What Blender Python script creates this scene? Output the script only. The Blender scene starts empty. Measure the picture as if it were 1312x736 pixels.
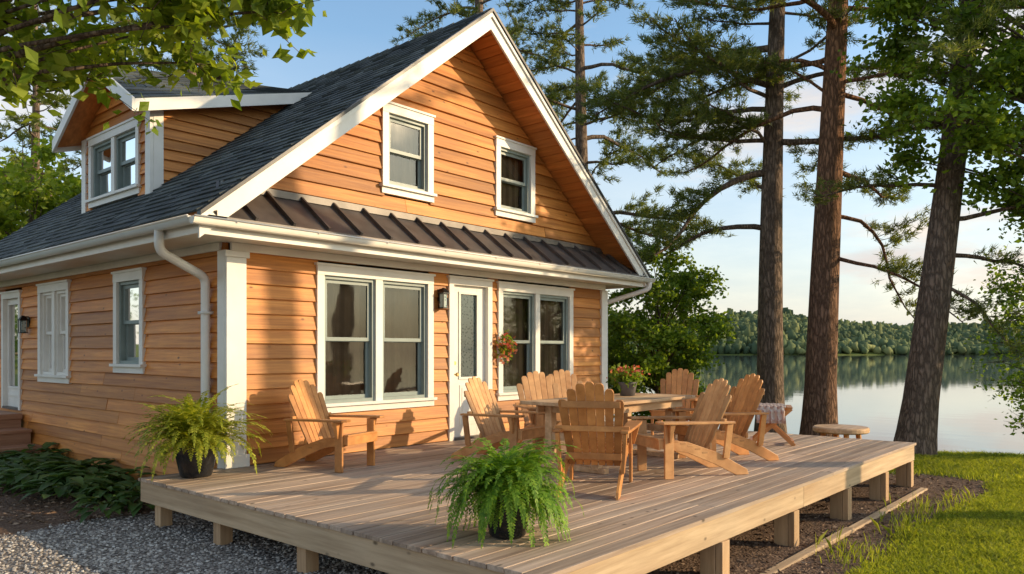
import bpy, math, random
import numpy as np
from mathutils import Vector, Matrix
random.seed(3); RNG=np.random.default_rng(7)
R=math.radians
scene=bpy.context.scene
HEAD=R(40.8); CH,SH=math.cos(HEAD),math.sin(HEAD)
def W(x,y):   # metres right / forward of the viewpoint -> world
    return (SH*x+CH*y, -CH*x+SH*y)
def link(o,parent=None):
    scene.collection.objects.link(o)
    if parent: o.parent=parent
    return o
# ------------------------------------------------------------ mesh builder
class MB:
    def __init__(s): s.v=[];s.f=[];s.m=[]
    def hexa(s,p,m=0):
        b=len(s.v); s.v+= [tuple(q) for q in p]
        for f in ((0,3,2,1),(4,5,6,7),(0,1,5,4),(1,2,6,5),(2,3,7,6),(3,0,4,7)):
            s.f.append(tuple(b+i for i in f)); s.m.append(m)
    def box(s,a,b,m=0,T=None):
        x0,y0,z0=a;x1,y1,z1=b
        p=[(x0,y0,z0),(x1,y0,z0),(x1,y1,z0),(x0,y1,z0),(x0,y0,z1),(x1,y0,z1),(x1,y1,z1),(x0,y1,z1)]
        if T: p=[T(*q) for q in p]
        s.hexa(p,m)
    def beam(s,p0,p1,w,h,m=0,up=(0,0,1)):
        p0=Vector(p0);p1=Vector(p1);d=(p1-p0).normalized();u=Vector(up)
        a=d.cross(u)
        if a.length<1e-4: a=d.cross(Vector((1,0,0)))
        a.normalize(); c=a.cross(d).normalized(); a=a*w/2;c=c*h/2
        s.hexa([p0-a-c,p0+a-c,p1+a-c,p1-a-c,p0-a+c,p0+a+c,p1+a+c,p1-a+c],m)
    def tube(s,pts,rad,n=8,m=0,cap=True):
        pts=[Vector(p) for p in pts]; b=len(s.v); prev=None
        for i,p in enumerate(pts):
            d=(pts[min(i+1,len(pts)-1)]-pts[max(i-1,0)]).normalized()
            if prev is None:
                a=d.cross(Vector((0.13,0.31,1))); 
                if a.length<.05: a=d.cross(Vector((1,0,0)))
            else: a=prev-d*prev.dot(d)
            a.normalize(); prev=a; c=d.cross(a)
            r=rad[i] if hasattr(rad,'__len__') else rad
            for k in range(n):
                t=2*math.pi*k/n; s.v.append(tuple(p+a*(r*math.cos(t))+c*(r*math.sin(t))))
        for i in range(len(pts)-1):
            for k in range(n):
                k2=(k+1)%n; s.f.append((b+i*n+k,b+i*n+k2,b+(i+1)*n+k2,b+(i+1)*n+k)); s.m.append(m)
        if cap:
            s.f.append(tuple(b+k for k in range(n))[::-1]); s.m.append(m)
            s.f.append(tuple(b+(len(pts)-1)*n+k for k in range(n))); s.m.append(m)
    def lathe(s,prof,c=(0,0,0),n=32,m=0):
        b=len(s.v)
        for r,z in prof:
            for k in range(n):
                t=2*math.pi*k/n; s.v.append((c[0]+r*math.cos(t),c[1]+r*math.sin(t),c[2]+z))
        for i in range(len(prof)-1):
            for k in range(n):
                k2=(k+1)%n; s.f.append((b+i*n+k,b+i*n+k2,b+(i+1)*n+k2,b+(i+1)*n+k)); s.m.append(m)
    def poly(s,pts,m=0):
        b=len(s.v); s.v+=[tuple(p) for p in pts]; s.f.append(tuple(range(b,b+len(pts)))); s.m.append(m)
    def quads(s,V,F,m=0):
        b=len(s.v); s.v+=[tuple(p) for p in V]
        for f in F: s.f.append(tuple(b+int(i) for i in f)); s.m.append(m)
    def obj(s,name,mats,parent=None,smooth=False,bevel=0,loc=None,rz=0):
        me=bpy.data.meshes.new(name); me.from_pydata(s.v,[],s.f); 
        for m in mats: me.materials.append(m)
        me.polygons.foreach_set('material_index',s.m)
        if smooth: me.polygons.foreach_set('use_smooth',[True]*len(s.f))
        me.update(); o=bpy.data.objects.new(name,me); link(o,parent)
        if loc: o.location=loc
        o.rotation_euler[2]=rz
        if bevel:
            b=o.modifiers.new('bev','BEVEL'); b.width=bevel; b.segments=2; b.limit_method='ANGLE'
        return o
def npmesh(name,parts,mats,parent=None):
    me=bpy.data.meshes.new(name)
    VV=[];LI=[];LS=[];LT=[];MI=[];SM=[];vo=0;lo=0
    for V,F,mi,sm in parts:
        V=np.asarray(V,dtype=np.float32);F=np.asarray(F,dtype=np.int32)
        if len(F)==0: continue
        k=F.shape[1]
        VV.append(V);LI.append((F+vo).ravel());LS.append(lo+np.arange(len(F))*k);LT.append(np.full(len(F),k))
        MI.append(np.full(len(F),mi));SM.append(np.full(len(F),sm));vo+=len(V);lo+=len(F)*k
    V=np.concatenate(VV);L=np.concatenate(LI);S=np.concatenate(LS);T=np.concatenate(LT)
    me.vertices.add(len(V));me.vertices.foreach_set('co',V.ravel())
    me.loops.add(len(L));me.loops.foreach_set('vertex_index',L.astype(np.int32))
    me.polygons.add(len(S));me.polygons.foreach_set('loop_start',S.astype(np.int32));me.polygons.foreach_set('loop_total',T.astype(np.int32))
    me.polygons.foreach_set('material_index',np.concatenate(MI).astype(np.int32))
    me.polygons.foreach_set('use_smooth',np.concatenate(SM).astype(bool))
    for m in mats: me.materials.append(m)
    me.update(calc_edges=True)
    o=bpy.data.objects.new(name,me); return link(o,parent)
def mbpart(mb,k=4,mi=0,sm=True):
    F=[f for f in mb.f if len(f)==k]
    return (np.array(mb.v),np.array(F),mi,sm)
# ------------------------------------------------------------ materials
def newmat(name):
    m=bpy.data.materials.new(name); m.use_nodes=True; nt=m.node_tree
    return m,nt,nt.nodes['Principled BSDF']
def N(nt,t,**k):
    n=nt.nodes.new('ShaderNode'+t)
    for a,b in k.items(): setattr(n,a,b)
    return n
def ramp(nt,fac,stops):
    r=N(nt,'ValToRGB'); nt.links.new(fac,r.inputs[0]); e=r.color_ramp.elements
    while len(e)<len(stops): e.new(0.5)
    for i,(p,c) in enumerate(stops): e[i].position=p; e[i].color=(*c,1) if len(c)==3 else c
    return r.outputs[0]
def mixc(nt,fac,a,b,mode='MIX'):
    m=N(nt,'Mix',data_type='RGBA',blend_type=mode)
    for s,x in ((m.inputs[0],fac),(m.inputs[6],a),(m.inputs[7],b)):
        if hasattr(x,'links'): nt.links.new(x,s)
        elif isinstance(x,(int,float)): s.default_value=x
        else: s.default_value=(*x,1)
    return m.outputs[2]
def noise(nt,co,scale=5,detail=4,rough=.55,sc=None):
    n=N(nt,'TexNoise'); n.inputs['Scale'].default_value=scale;n.inputs['Detail'].default_value=detail;n.inputs['Roughness'].default_value=rough
    if sc:
        mp=N(nt,'Mapping'); mp.inputs['Scale'].default_value=sc; nt.links.new(co,mp.inputs[0]); co=mp.outputs[0]
    nt.links.new(co,n.inputs['Vector']); return n.outputs['Fac']
def bump(nt,b,h,st=.3,dist=.01):
    n=N(nt,'Bump'); n.inputs['Strength'].default_value=st;n.inputs['Distance'].default_value=dist
    nt.links.new(h,n.inputs['Height']); nt.links.new(n.outputs[0],b.inputs['Normal'])
def plain(name,c,rough=.5,var=.12,metal=0,bs=.1,nscale=9):
    m,nt,b=newmat(name); co=N(nt,'TexCoord').outputs['Object']
    f=noise(nt,co,nscale,5); 
    col=ramp(nt,f,[(.3,tuple(x*(1-var) for x in c)),(.7,tuple(min(1,x*(1+var)) for x in c))])
    nt.links.new(col,b.inputs['Base Color']); b.inputs['Roughness'].default_value=rough; b.inputs['Metallic'].default_value=metal
    bump(nt,b,noise(nt,co,60,3),bs,.004); return m
def wood(name,c0,c1,sc,rough=.6,isl=.35,knots=True,weather=.3,spec=.3,wcol=(.3,.24,.2)):
    m,nt,b=newmat(name); L=nt.links
    co=N(nt,'TexCoord').outputs['Object']; g=N(nt,'NewGeometry').outputs['Random Per Island']
    off=N(nt,'VectorMath',operation='SCALE'); cmb=N(nt,'CombineXYZ'); 
    for i in range(3): L.new(g,cmb.inputs[i])
    L.new(cmb.outputs[0],off.inputs[0]); off.inputs['Scale'].default_value=37.0
    add=N(nt,'VectorMath',operation='ADD'); L.new(co,add.inputs[0]); L.new(off.outputs[0],add.inputs[1]); cc=add.outputs[0]
    f=noise(nt,cc,1,6,.62,sc)
    f2=noise(nt,cc,1,3,.5,tuple(s*.3 for s in sc))
    col=ramp(nt,f,[(.30,c0),(.68,c1)])
    col=mixc(nt,1.0,col,ramp(nt,f2,[(.35,(.82,.76,.72)),(.62,(1.1,1.1,1.1))]),'MULTIPLY')
    lo=ramp(nt,g,[(0,(1-isl,)*3),(.5,(1,1,1)),(1,(1+isl*.5,)*3)])
    col=mixc(nt,1.0,col,lo,'MULTIPLY')
    if knots:
        mp=N(nt,'Mapping'); mp.inputs['Scale'].default_value=tuple(3.2 if s<5 else 6 for s in sc); L.new(cc,mp.inputs[0])
        vo=N(nt,'TexVoronoi'); vo.inputs['Scale'].default_value=1.0; L.new(mp.outputs[0],vo.inputs['Vector'])
        k=ramp(nt,vo.outputs['Distance'],[(.04,(1,1,1)),(.11,(0,0,0))])
        col=mixc(nt,k,col,tuple(x*.4 for x in c0))
    if weather:
        w=noise(nt,co,1.1,6,.65); w=ramp(nt,w,[(.45,(0,0,0)),(.75,(weather,)*3)])
        col=mixc(nt,w,col,wcol)
    L.new(col,b.inputs['Base Color']); b.inputs['Roughness'].default_value=rough; b.inputs['Specular IOR Level'].default_value=spec
    bump(nt,b,f,.4,.008); return m
def leafmat(name,c0,c1,c2,trans=.35,rough=.5):
    m,nt,b=newmat(name); L=nt.links; g=N(nt,'NewGeometry').outputs['Random Per Island']
    co=N(nt,'TexCoord').outputs['Object']
    col=ramp(nt,g,[(0,c0),(.5,c1),(1,c2)])
    w=noise(nt,co,.8,3); w=ramp(nt,w,[(.35,(.72,.75,.7)),(.65,(1.2,1.15,1.0))])
    col=mixc(nt,1.0,col,w,'MULTIPLY')
    L.new(col,b.inputs['Base Color']); b.inputs['Roughness'].default_value=rough;b.inputs['Specular IOR Level'].default_value=.25
    t=N(nt,'BsdfTranslucent'); tc=mixc(nt,1.0,col,(1.7,1.6,.6),'MULTIPLY'); L.new(tc,t.inputs['Color'])
    mx=N(nt,'MixShader'); mx.inputs[0].default_value=trans; L.new(b.outputs[0],mx.inputs[1]);L.new(t.outputs[0],mx.inputs[2])
    L.new(mx.outputs[0],nt.nodes['Material Output'].inputs[0]); return m
def barkmat(name,c0,c1,c2,zred=None):
    m,nt,b=newmat(name); L=nt.links; co=N(nt,'TexCoord').outputs['Object']
    mp=N(nt,'Mapping'); mp.inputs['Scale'].default_value=(9,9,2.0); L.new(co,mp.inputs[0])
    vo=N(nt,'TexVoronoi',feature='DISTANCE_TO_EDGE'); vo.inputs['Scale'].default_value=1.7
    n=N(nt,'TexNoise'); n.inputs['Scale'].default_value=2.5;n.inputs['Detail'].default_value=6; L.new(mp.outputs[0],n.inputs['Vector'])
    wv=mixc(nt,.8,mp.outputs[0],n.outputs['Color'],'ADD'); L.new(wv,vo.inputs['Vector'])
    f=ramp(nt,vo.outputs['Distance'],[(0,(0,0,0)),(.25,(1,1,1))])
    base=ramp(nt,noise(nt,co,6,7,.7),[(.3,c1),(.7,c2)])
    if zred:
        sx=N(nt,'SeparateXYZ'); L.new(co,sx.inputs[0]); mr=N(nt,'MapRange'); mr.inputs[1].default_value=zred[0];mr.inputs[2].default_value=zred[1]; L.new(sx.outputs[2],mr.inputs[0])
        base=mixc(nt,mr.outputs[0],base,(.38,.19,.10))
    fm=N(nt,'Math',operation='MULTIPLY_ADD'); L.new(f,fm.inputs[0]); fm.inputs[1].default_value=.75; fm.inputs[2].default_value=.25
    col=mixc(nt,fm.outputs[0],c0,base)
    L.new(col,b.inputs['Base Color']); b.inputs['Roughness'].default_value=.9; b.inputs['Specular IOR Level'].default_value=.1
    bump(nt,b,f,.8,.03); return m
M={}
M['sidF']=wood('siding_front',(.42,.150,.032),(.70,.300,.070),(1.2,30,30),.5,.36,True,.30,wcol=(.25,.11,.05))
M['sidS']=wood('siding_side',(.48,.160,.032),(.74,.310,.068),(30,1.2,30),.5,.36,True,.28,wcol=(.28,.12,.05))
M['soffit']=wood('soffit_wood',(.45,.15,.035),(.66,.25,.06),(20,1.5,20),.5,.2,False,0)
M['deck']=wood('deck_boards',(.27,.195,.14),(.56,.42,.305),(1.0,26,26),.65,.34,True,.5,wcol=(.36,.31,.26))
M['deckbeam']=wood('deck_lumber',(.40,.28,.165),(.62,.46,.29),(1.2,22,22),.7,.2,True,.3,wcol=(.36,.29,.21))
M['deckbeamS']=wood('deck_lumber_side',(.40,.28,.165),(.62,.46,.29),(22,1.2,22),.7,.2,True,.3,wcol=(.36,.29,.21))
M['post']=wood('post_lumber',(.40,.25,.13),(.58,.40,.23),(18,18,1.5),.7,.2,False,.2)
M['chair']=wood('chair_wood',(.42,.17,.045),(.66,.30,.09),(7,7,7),.45,.3,False,.12,spec=.45)
M['chair2']=wood('chair_wood_pale',(.46,.22,.08),(.68,.38,.16),(7,7,7),.5,.3,False,.12,spec=.4)
M['table']=wood('table_wood',(.48,.29,.15),(.70,.49,.29),(1.5,18,18),.5,.2,False,.12)
M['white']=plain('white_paint',(.76,.73,.66),.45,.07,nscale=3)
M['gutter']=plain('gutter_white',(.78,.75,.69),.35,.05,nscale=3)
M['sash']=plain('sash_paint',(.22,.27,.25),.45,.08)
M['metal']=plain('black_metal',(.02,.02,.022),.35,.2,.6)
M['brass']=plain('brass',(.5,.36,.16),.3,.1,1.0)
M['pot']=plain('pot_glaze',(.016,.017,.02),.22,.3)
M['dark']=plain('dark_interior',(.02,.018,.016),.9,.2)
M['curtain']=plain('curtain_cloth',(.25,.16,.09),.9,.35,nscale=2)
M['stone']=plain('foundation',(.26,.24,.22),.9,.3,bs=.6)
def shingle():
    m,nt,b=newmat('roof_shingles'); L=nt.links; g=N(nt,'NewGeometry').outputs['Random Per Island']; co=N(nt,'TexCoord').outputs['Object']
    col=ramp(nt,g,[(0,(.035,.045,.05)),(.5,(.06,.074,.078)),(1,(.10,.115,.115))])
    n=ramp(nt,noise(nt,co,90,2),[(.3,(.6,.6,.6)),(.7,(1.4,1.4,1.4))]); col=mixc(nt,1,col,n,'MULTIPLY')
    w=ramp(nt,noise(nt,co,.7,4),[(.4,(.8,.8,.8)),(.7,(1.3,1.25,1.15))]); col=mixc(nt,1,col,w,'MULTIPLY')
    L.new(col,b.inputs['Base Color']); b.inputs['Roughness'].default_value=.85; bump(nt,b,noise(nt,co,120,2),.6,.004); return m
M['shingle']=shingle()
M['seam']=plain('metal_roof',(.11,.095,.085),.45,.3,.3,nscale=4)
def glass():
    m,nt,b=newmat('window_glass'); L=nt.links; nt.nodes.remove(b)
    tr=N(nt,'BsdfTransparent'); tr.inputs[0].default_value=(.78,.78,.76,1); gl=N(nt,'BsdfGlossy'); gl.inputs['Roughness'].default_value=.03; gl.inputs[0].default_value=(.9,.9,.9,1)
    co=N(nt,'TexCoord').outputs['Object']; bp=N(nt,'Bump'); bp.inputs['Strength'].default_value=.15; bp.inputs['Distance'].default_value=.02; L.new(noise(nt,co,2.2,1),bp.inputs['Height']); L.new(bp.outputs[0],gl.inputs['Normal'])
    fr=N(nt,'Fresnel'); fr.inputs[0].default_value=1.6; mx=N(nt,'MixShader'); L.new(fr.outputs[0],mx.inputs[0]); L.new(tr.outputs[0],mx.inputs[1]); L.new(gl.outputs[0],mx.inputs[2])
    L.new(mx.outputs[0],nt.nodes['Material Output'].inputs[0]); return m
M['glass']=glass()
def lace():
    m,nt,b=newmat('lace_panel'); L=nt.links; co=N(nt,'TexCoord').outputs['Object']; vo=N(nt,'TexVoronoi'); vo.inputs['Scale'].default_value=26; L.new(co,vo.inputs['Vector'])
    L.new(ramp(nt,vo.outputs['Distance'],[(.25,(.12,.2,.2)),(.45,(.42,.5,.46))]),b.inputs['Base Color']); b.inputs['Roughness'].default_value=.7; return m
M['lace']=lace()
M['leafG']=leafmat('leaf_green',(.09,.155,.02),(.16,.25,.03),(.25,.34,.05),.5)
M['leafY']=leafmat('leaf_yellowgreen',(.12,.19,.02),(.21,.29,.03),(.32,.38,.06),.5)
M['leafD']=leafmat('leaf_dark',(.05,.095,.02),(.09,.15,.03),(.15,.21,.045),.4)
M['needle']=leafmat('pine_needles',(.08,.115,.035),(.135,.175,.05),(.22,.24,.07),.4)
M['fern']=leafmat('fern_leaf',(.09,.20,.02),(.16,.30,.03),(.26,.40,.05),.38)
M['fernY']=leafmat('fern_leaf_yellow',(.16,.21,.02),(.30,.34,.035),(.46,.46,.07),.4)
M['hosta']=leafmat('hosta_leaf',(.04,.09,.025),(.07,.14,.04),(.12,.19,.05),.25)
M['grass']=leafmat('grass_blade',(.15,.20,.025),(.24,.29,.04),(.36,.38,.08),.5,.6)
M['petal']=leafmat('flower_petal',(.55,.08,.06),(.65,.16,.12),(.7,.3,.22),.3)
M['barkP']=barkmat('pine_bark',(.06,.045,.035),(.18,.125,.09),(.32,.235,.175))
M['barkR']=barkmat('red_pine_bark',(.06,.035,.025),(.20,.115,.075),(.34,.20,.13),(3,9))
M['barkD']=barkmat('bark_brown',(.05,.035,.025),(.16,.11,.08),(.26,.2,.15))
# ------------------------------------------------------------ house
Z0=.45; U0,U1=4.20,11.29; V0=7.62; V1=15.4
UE0,UE1,VR0,VR1=3.60,11.84,7.07,15.7; UM=7.72; ZE=3.06; SL=.8; ZR=ZE+SL*(UM-UE0)
house=bpy.data.objects.new('wooden_house',None); link(house)
def Tf(a,d,z): return (a,V0-d,z)
def Ts(a,d,z): return (U0-d,a,z)
def Tr(a,d,z): return (U1+d,a,z)
def Tb(a,d,z): return (a,V1+d,z)
UD=4.50
def Td(a,d,z): return (UD-d,a,z)
def siding(mb,T,z0,z1,lim,openings,ex=.165,m=0,thick=.044,rs=1):
    rnd=random.Random(rs); z=z0
    while z<z1-.01:
        zt=min(z+ex,z1); a0b,a1b=lim(z);a0t,a1t=lim(zt)
        if a1b-a0b<.04: z+=ex; continue
        if a1t<a0t: a0t=a1t=(a0t+a1t)/2
        segs=[(a0b,a1b)]
        for (o0,o1,oz0,oz1) in openings:
            if oz0<zt-.02 and oz1>z+.02:
                ns=[]
                for (s0,s1) in segs:
                    if o1<=s0 or o0>=s1: ns.append((s0,s1)); continue
                    if o0>s0: ns.append((s0,o0))
                    if o1<s1: ns.append((o1,s1))
                segs=ns
        out=[]
        for s0,s1 in segs:
            x=s0
            while s1-x>4.2:
                c=x+rnd.uniform(1.6,3.8); out.append((x,c-.002)); x=c
            out.append((x,s1))
        for s0,s1 in out:
            t0=a0t if abs(s0-a0b)<1e-6 else s0; t1=a1t if abs(s1-a1b)<1e-6 else s1
            if t1<t0: t1=t0=(t0+t1)/2
            j=rnd.uniform(-.004,.004); zz=z-.012; th=thick+j; w0,w1=rnd.uniform(-.006,.006),rnd.uniform(-.006,.006)
            mb.hexa([T(s0,-.01,zz+w0),T(s1,-.01,zz+w1),T(s1,th,zz+w1),T(s0,th,zz+w0),T(t0,-.01,zt),T(t1,-.01,zt),T(t1,.010+j,zt),T(t0,.010+j,zt)],m)
        z+=ex
winF=[(5.28,7.14,.99,2.71),(8.46,10.33,.99,2.71)]; doorF=(7.44,8.32,.45,2.72)
winG=[(6.26,7.14,3.74,4.86),(8.41,9.32,3.74,4.86)]
winS=[(9.58,10.45,1.45,2.70),(12.0,13.25,1.26,2.70)]; doorS=(14.07,15.0,.74,2.66)
sh=.04
def shr(o): return (o[0]+sh,o[1]-sh,o[2]+sh,o[3]-sh)
mb=MB()
siding(mb,Tf,Z0+.02,2.94,lambda z:(U0+.02,U1-.02),[shr(o) for o in winF]+[shr(doorF)],rs=1)
gl=lambda z:(UE0+(z+.17-ZE)/SL,UE1-(z+.17-ZE)/SL)
siding(mb,Tf,3.36,ZR-.2,gl,[shr(o) for o in winG],rs=2)
mb.obj('front_siding',[M['sidF']],house,bevel=.004)
mb=MB()
siding(mb,Ts,.10,2.94,lambda z:(V0+.02,V1),[shr(o) for o in winS]+[shr(doorS)],rs=3)
siding(mb,Tr,.10,2.94,lambda z:(V0+.02,V1),[],rs=4)
mb.obj('side_siding',[M['sidS']],house,bevel=.004)
mb=MB(); siding(mb,Tb,.1,2.94,lambda z:(U0,U1),[],rs=5); siding(mb,Tb,2.94,ZR-.2,gl,[],rs=6); mb.obj('rear_siding',[M['sidF']],house)
mb=MB(); mb.box((U0+.03,V0+.06,-.35),(U1-.03,V1-.03,.12)); mb.obj('foundation',[M['stone']],house)
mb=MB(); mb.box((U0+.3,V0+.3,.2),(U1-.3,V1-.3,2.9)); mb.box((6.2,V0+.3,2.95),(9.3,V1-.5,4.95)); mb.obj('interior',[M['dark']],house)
def patch(mb,P00,P10,P11,P01,rows,cols,th=.022,seed=1,m=0):
    rnd=random.Random(seed); P=[Vector(p) for p in (P00,P10,P11,P01)]
    def q(s,t): return (P[0]*(1-s)+P[1]*s)*(1-t)+(P[3]*(1-s)+P[2]*s)*t
    nrm=((P[1]-P[0]).cross(P[3]-P[0])).normalized()
    if nrm.z<0: nrm=-nrm
    for r in range(rows):
        t0=r/rows; t1=min(1,(r+1.12)/rows); offs=rnd.random(); s=0; k=0
        while s<1:
            ns=min(1,s+(rnd.uniform(.65,1.35) if k else offs+.1)/cols); k+=1
            h=th*rnd.uniform(.6,1.25); a,b,c,d=q(s,t0),q(ns-.02/cols,t0),q(ns-.02/cols,t1),q(s,t1)
            mb.hexa([a,b,c,d,a+nrm*h,b+nrm*h,c+nrm*.004,d+nrm*.004],m); s=ns
def roofslab(mb,pts,th,m=0):
    p=[Vector(x) for x in pts]; mb.hexa([x-Vector((0,0,th)) for x in p]+p,m)
mb=MB()
patch(mb,(UE0-.03,VR0-.02,ZE-.02),(UE0-.03,VR1,ZE-.02),(UM,VR1,ZR),(UM,VR0-.02,ZR),36,38,seed=1)
patch(mb,(UE1+.03,VR0-.02,ZE-.02),(UE1+.03,VR1,ZE-.02),(UM,VR1,ZR),(UM,VR0-.02,ZR),36,38,seed=2)
k=VR0-.03
while k<VR1:
    for sg in (-1,1):
        mb.hexa([(UM,k,ZR+.0),(UM,k+.3,ZR-.01),(UM+sg*.14,k+.3,ZR-.12),(UM+sg*.14,k,ZR-.11),(UM,k,ZR+.04),(UM,k+.3,ZR+.02),(UM+sg*.15,k+.3,ZR-.09),(UM+sg*.15,k,ZR-.07)])
    k+=.24
mb.obj('roof_shingle_courses',[M['shingle']],house)
mb=MB()
roofslab(mb,[(UE0,VR0+.02,ZE-.01),(UM,VR0+.02,ZR-.01),(UM,VR1-.02,ZR-.01),(UE0,VR1-.02,ZE-.01)],.11)
roofslab(mb,[(UM,VR0+.02,ZR-.01),(UE1,VR0+.02,ZE-.01),(UE1,VR1-.02,ZE-.01),(UM,VR1-.02,ZR-.01)],.11)
for sg,ue in ((1,UE0),(-1,UE1)):
    n=34; 
    for i in range(n):
        a=ue+sg*(.1+i*(UM-UE0-.12)/n); b=a+sg*((UM-UE0-.12)/n-.012)
        za=ZE+SL*abs(a-ue)-.125; zb=ZE+SL*abs(b-ue)-.125
        mb.hexa([(a,VR0+.03,za-.015),(b,VR0+.03,zb-.015),(b,V0+.02,zb-.015),(a,V0+.02,za-.015),(a,VR0+.03,za),(b,VR0+.03,zb),(b,V0+.02,zb),(a,V0+.02,za)])
mb.obj('roof_deck_and_soffit',[M['soffit']],house)
mb=MB()
def rake(mb,y0,y1,ue,ze,um,zr,h,drop,m=0):
    a,za,b,zb=ue,ze,um,zr
    mb.hexa([(a,y0,za-drop-h),(b,y0,zb-drop-h),(b,y1,zb-drop-h),(a,y1,za-drop-h),(a,y0,za-drop),(b,y0,zb-drop),(b,y1,zb-drop),(a,y1,za-drop)],m)
for ue in (UE0-.02,UE1+.02):
    rake(mb,VR0-.03,VR0,ue,ZE-.02,UM,ZR,.22,.035); rake(mb,VR0-.055,VR0-.031,ue,ZE-.02,UM,ZR,.06,.03)
    rake(mb,VR1,VR1+.03,ue,ZE-.02,UM,ZR,.22,.035)
mb.obj('rake_boards',[M['white']],house)
mb=MB()
for ue in (UE0-.03,UE1+.03): rake(mb,VR0-.075,VR0+.0,ue,ZE-.03,UM,ZR+.012,.045,-.012)
mb.obj('drip_edge',[M['metal']],house)
mb=MB()
mb.box((UE0,VR0+.01,2.84),(UE0+.03,VR1,3.0)); mb.box((UE0+.03,V0+.05,2.87),(U0+.03,VR1,2.89))
mb.box((UE1-.03,VR0+.01,2.84),(UE1,VR1,3.0)); mb.box((U1-.03,V0+.05,2.87),(UE1-.03,VR1,2.89))
mb.box((UE0+.031,VR0,2.83),(UE1-.031,VR0+.03,2.99)); mb.box((UE0+.035,VR0+.032,2.86),(UE1-.035,V0+.04,2.88))
mb.box((U0+.0,V0-.06,2.77),(U1,V0-.02,2.858)); mb.box((U0-.06,V0+.1,2.78),(U0-.02,V1,2.868))
mb.box((U0-.06,V0-.065,Z0+.005),(U0+.17,V0-.015,2.768)); mb.box((U0-.062,V0-.013,.1),(U0-.015,V0+.13,2.776))
mb.box((U0-.085,V0-.09,2.70),(U0+.195,V0-.066,2.768)); mb.box((U0-.085,V0-.09,Z0+.005),(U0+.195,V0-.066,Z0+.14))
mb.box((U1-.12,V0-.065,Z0+.005),(U1+.06,V0-.015,2.768)); mb.box((U1+.012,V0-.013,.1),(U1+.06,V0+.13,2.858))
mb.obj('eave_trim',[M['white']],house,bevel=.004)
def gutter(mb,p0,p1,out,r=.062):
    p0=Vector(p0);p1=Vector(p1);o=Vector(out); n=9; b=len(mb.v)
    for p in (p0,p1):
        for rr in (r,r-.006):
            for i in range(n+1):
                t=math.pi*i/n; mb.v.append(tuple(p+o*(r-rr*math.cos(t))-Vector((0,0,1))*(rr*math.sin(t)*1.15)))
    k=n+1
    for i in range(n):
        mb.f.append((b+i,b+i+1,b+2*k+i+1,b+2*k+i)); mb.m.append(0)
        mb.f.append((b+k+i,b+3*k+i,b+3*k+i+1,b+k+i+1)); mb.m.append(0)
    for j in (0,2*k):
        mb.f.append(tuple(b+j+i for i in range(n+1))); mb.m.append(0)
    mb.tube([p0+o*2*r,p1+o*2*r],.011,6)
mb=MB()
gutter(mb,(UE0-.01,VR0-.02,2.985),(UE0-.01,VR1,2.985),(-1,0,0)); gutter(mb,(UE1+.01,VR0-.02,2.985),(UE1+.01,VR1,2.985),(1,0,0))
gutter(mb,(UE0-.12,VR0-.01,2.975),(UE1+.1,VR0-.01,2.975),(0,-1,0))
for i in range(9): 
    a=UE0+.3+i*.95; mb.box((a,VR0-.14,2.955),(a+.02,VR0-.005,2.985))
def pipe(mb,pts,r=.042):
    P=[Vector(p) for p in pts]; out=[P[0]]
    for i in range(1,len(P)-1):
        a=(P[i-1]-P[i]).normalized()*.08; c=(P[i+1]-P[i]).normalized()*.08
        for t in (0,.25,.5,.75,1): out.append((P[i]+a)*(1-t)**2+P[i]*2*t*(1-t)+(P[i]+c)*t*t)
    out.append(P[-1]); mb.tube(out,r,12)
pipe(mb,[(UE0-.06,7.80,2.95),(UE0-.06,7.80,2.72),(U0-.09,7.95,2.50),(U0-.09,7.95,.35),(U0-.3,7.95,.22)],.048)
pipe(mb,[(UE1+.0,VR0-.07,2.93),(UE1+.0,VR0-.07,2.80),(U1+.12,V0+.05,2.55),(U1+.12,V0+.05,.35)])
for z in (1.0,2.1): mb.box((U0-.142,7.93-.05,z),(U0-.03,7.95+.07,z+.03))
mb.obj('gutters_and_downspouts',[M['gutter']],house,smooth=True)
mb=MB()
zt=3.45; za=3.02; x0,x1=UE0+.02,UE1-.02
mb.hexa([(x0,VR0-.03,za-.04),(x1,VR0-.03,za-.04),(x1-.45,V0,zt-.04),(x0+.45,V0,zt-.04),(x0,VR0-.03,za),(x1,VR0-.03,za),(x1-.45,V0,zt),(x0+.45,V0,zt)])
n=18
for i in range(n+1):
    f=i/n; a=x0+.12+f*(x1-x0-.24); tb=a if .45<f*(x1-x0)<(x1-x0)-.45 else a+(.32 if f<.5 else -.32)
    mb.beam((a,VR0-.04,za+.018),(tb,V0-.03,zt+.018),.028,.04)
mb.obj('pent_roof',[M['seam']],house)
mb=MB(); mb.box((UE0+.5,V0-.06,3.42),(UE1-.5,V0-.012,3.50)); mb.obj('pent_flashing',[M['seam']],house)
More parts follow.
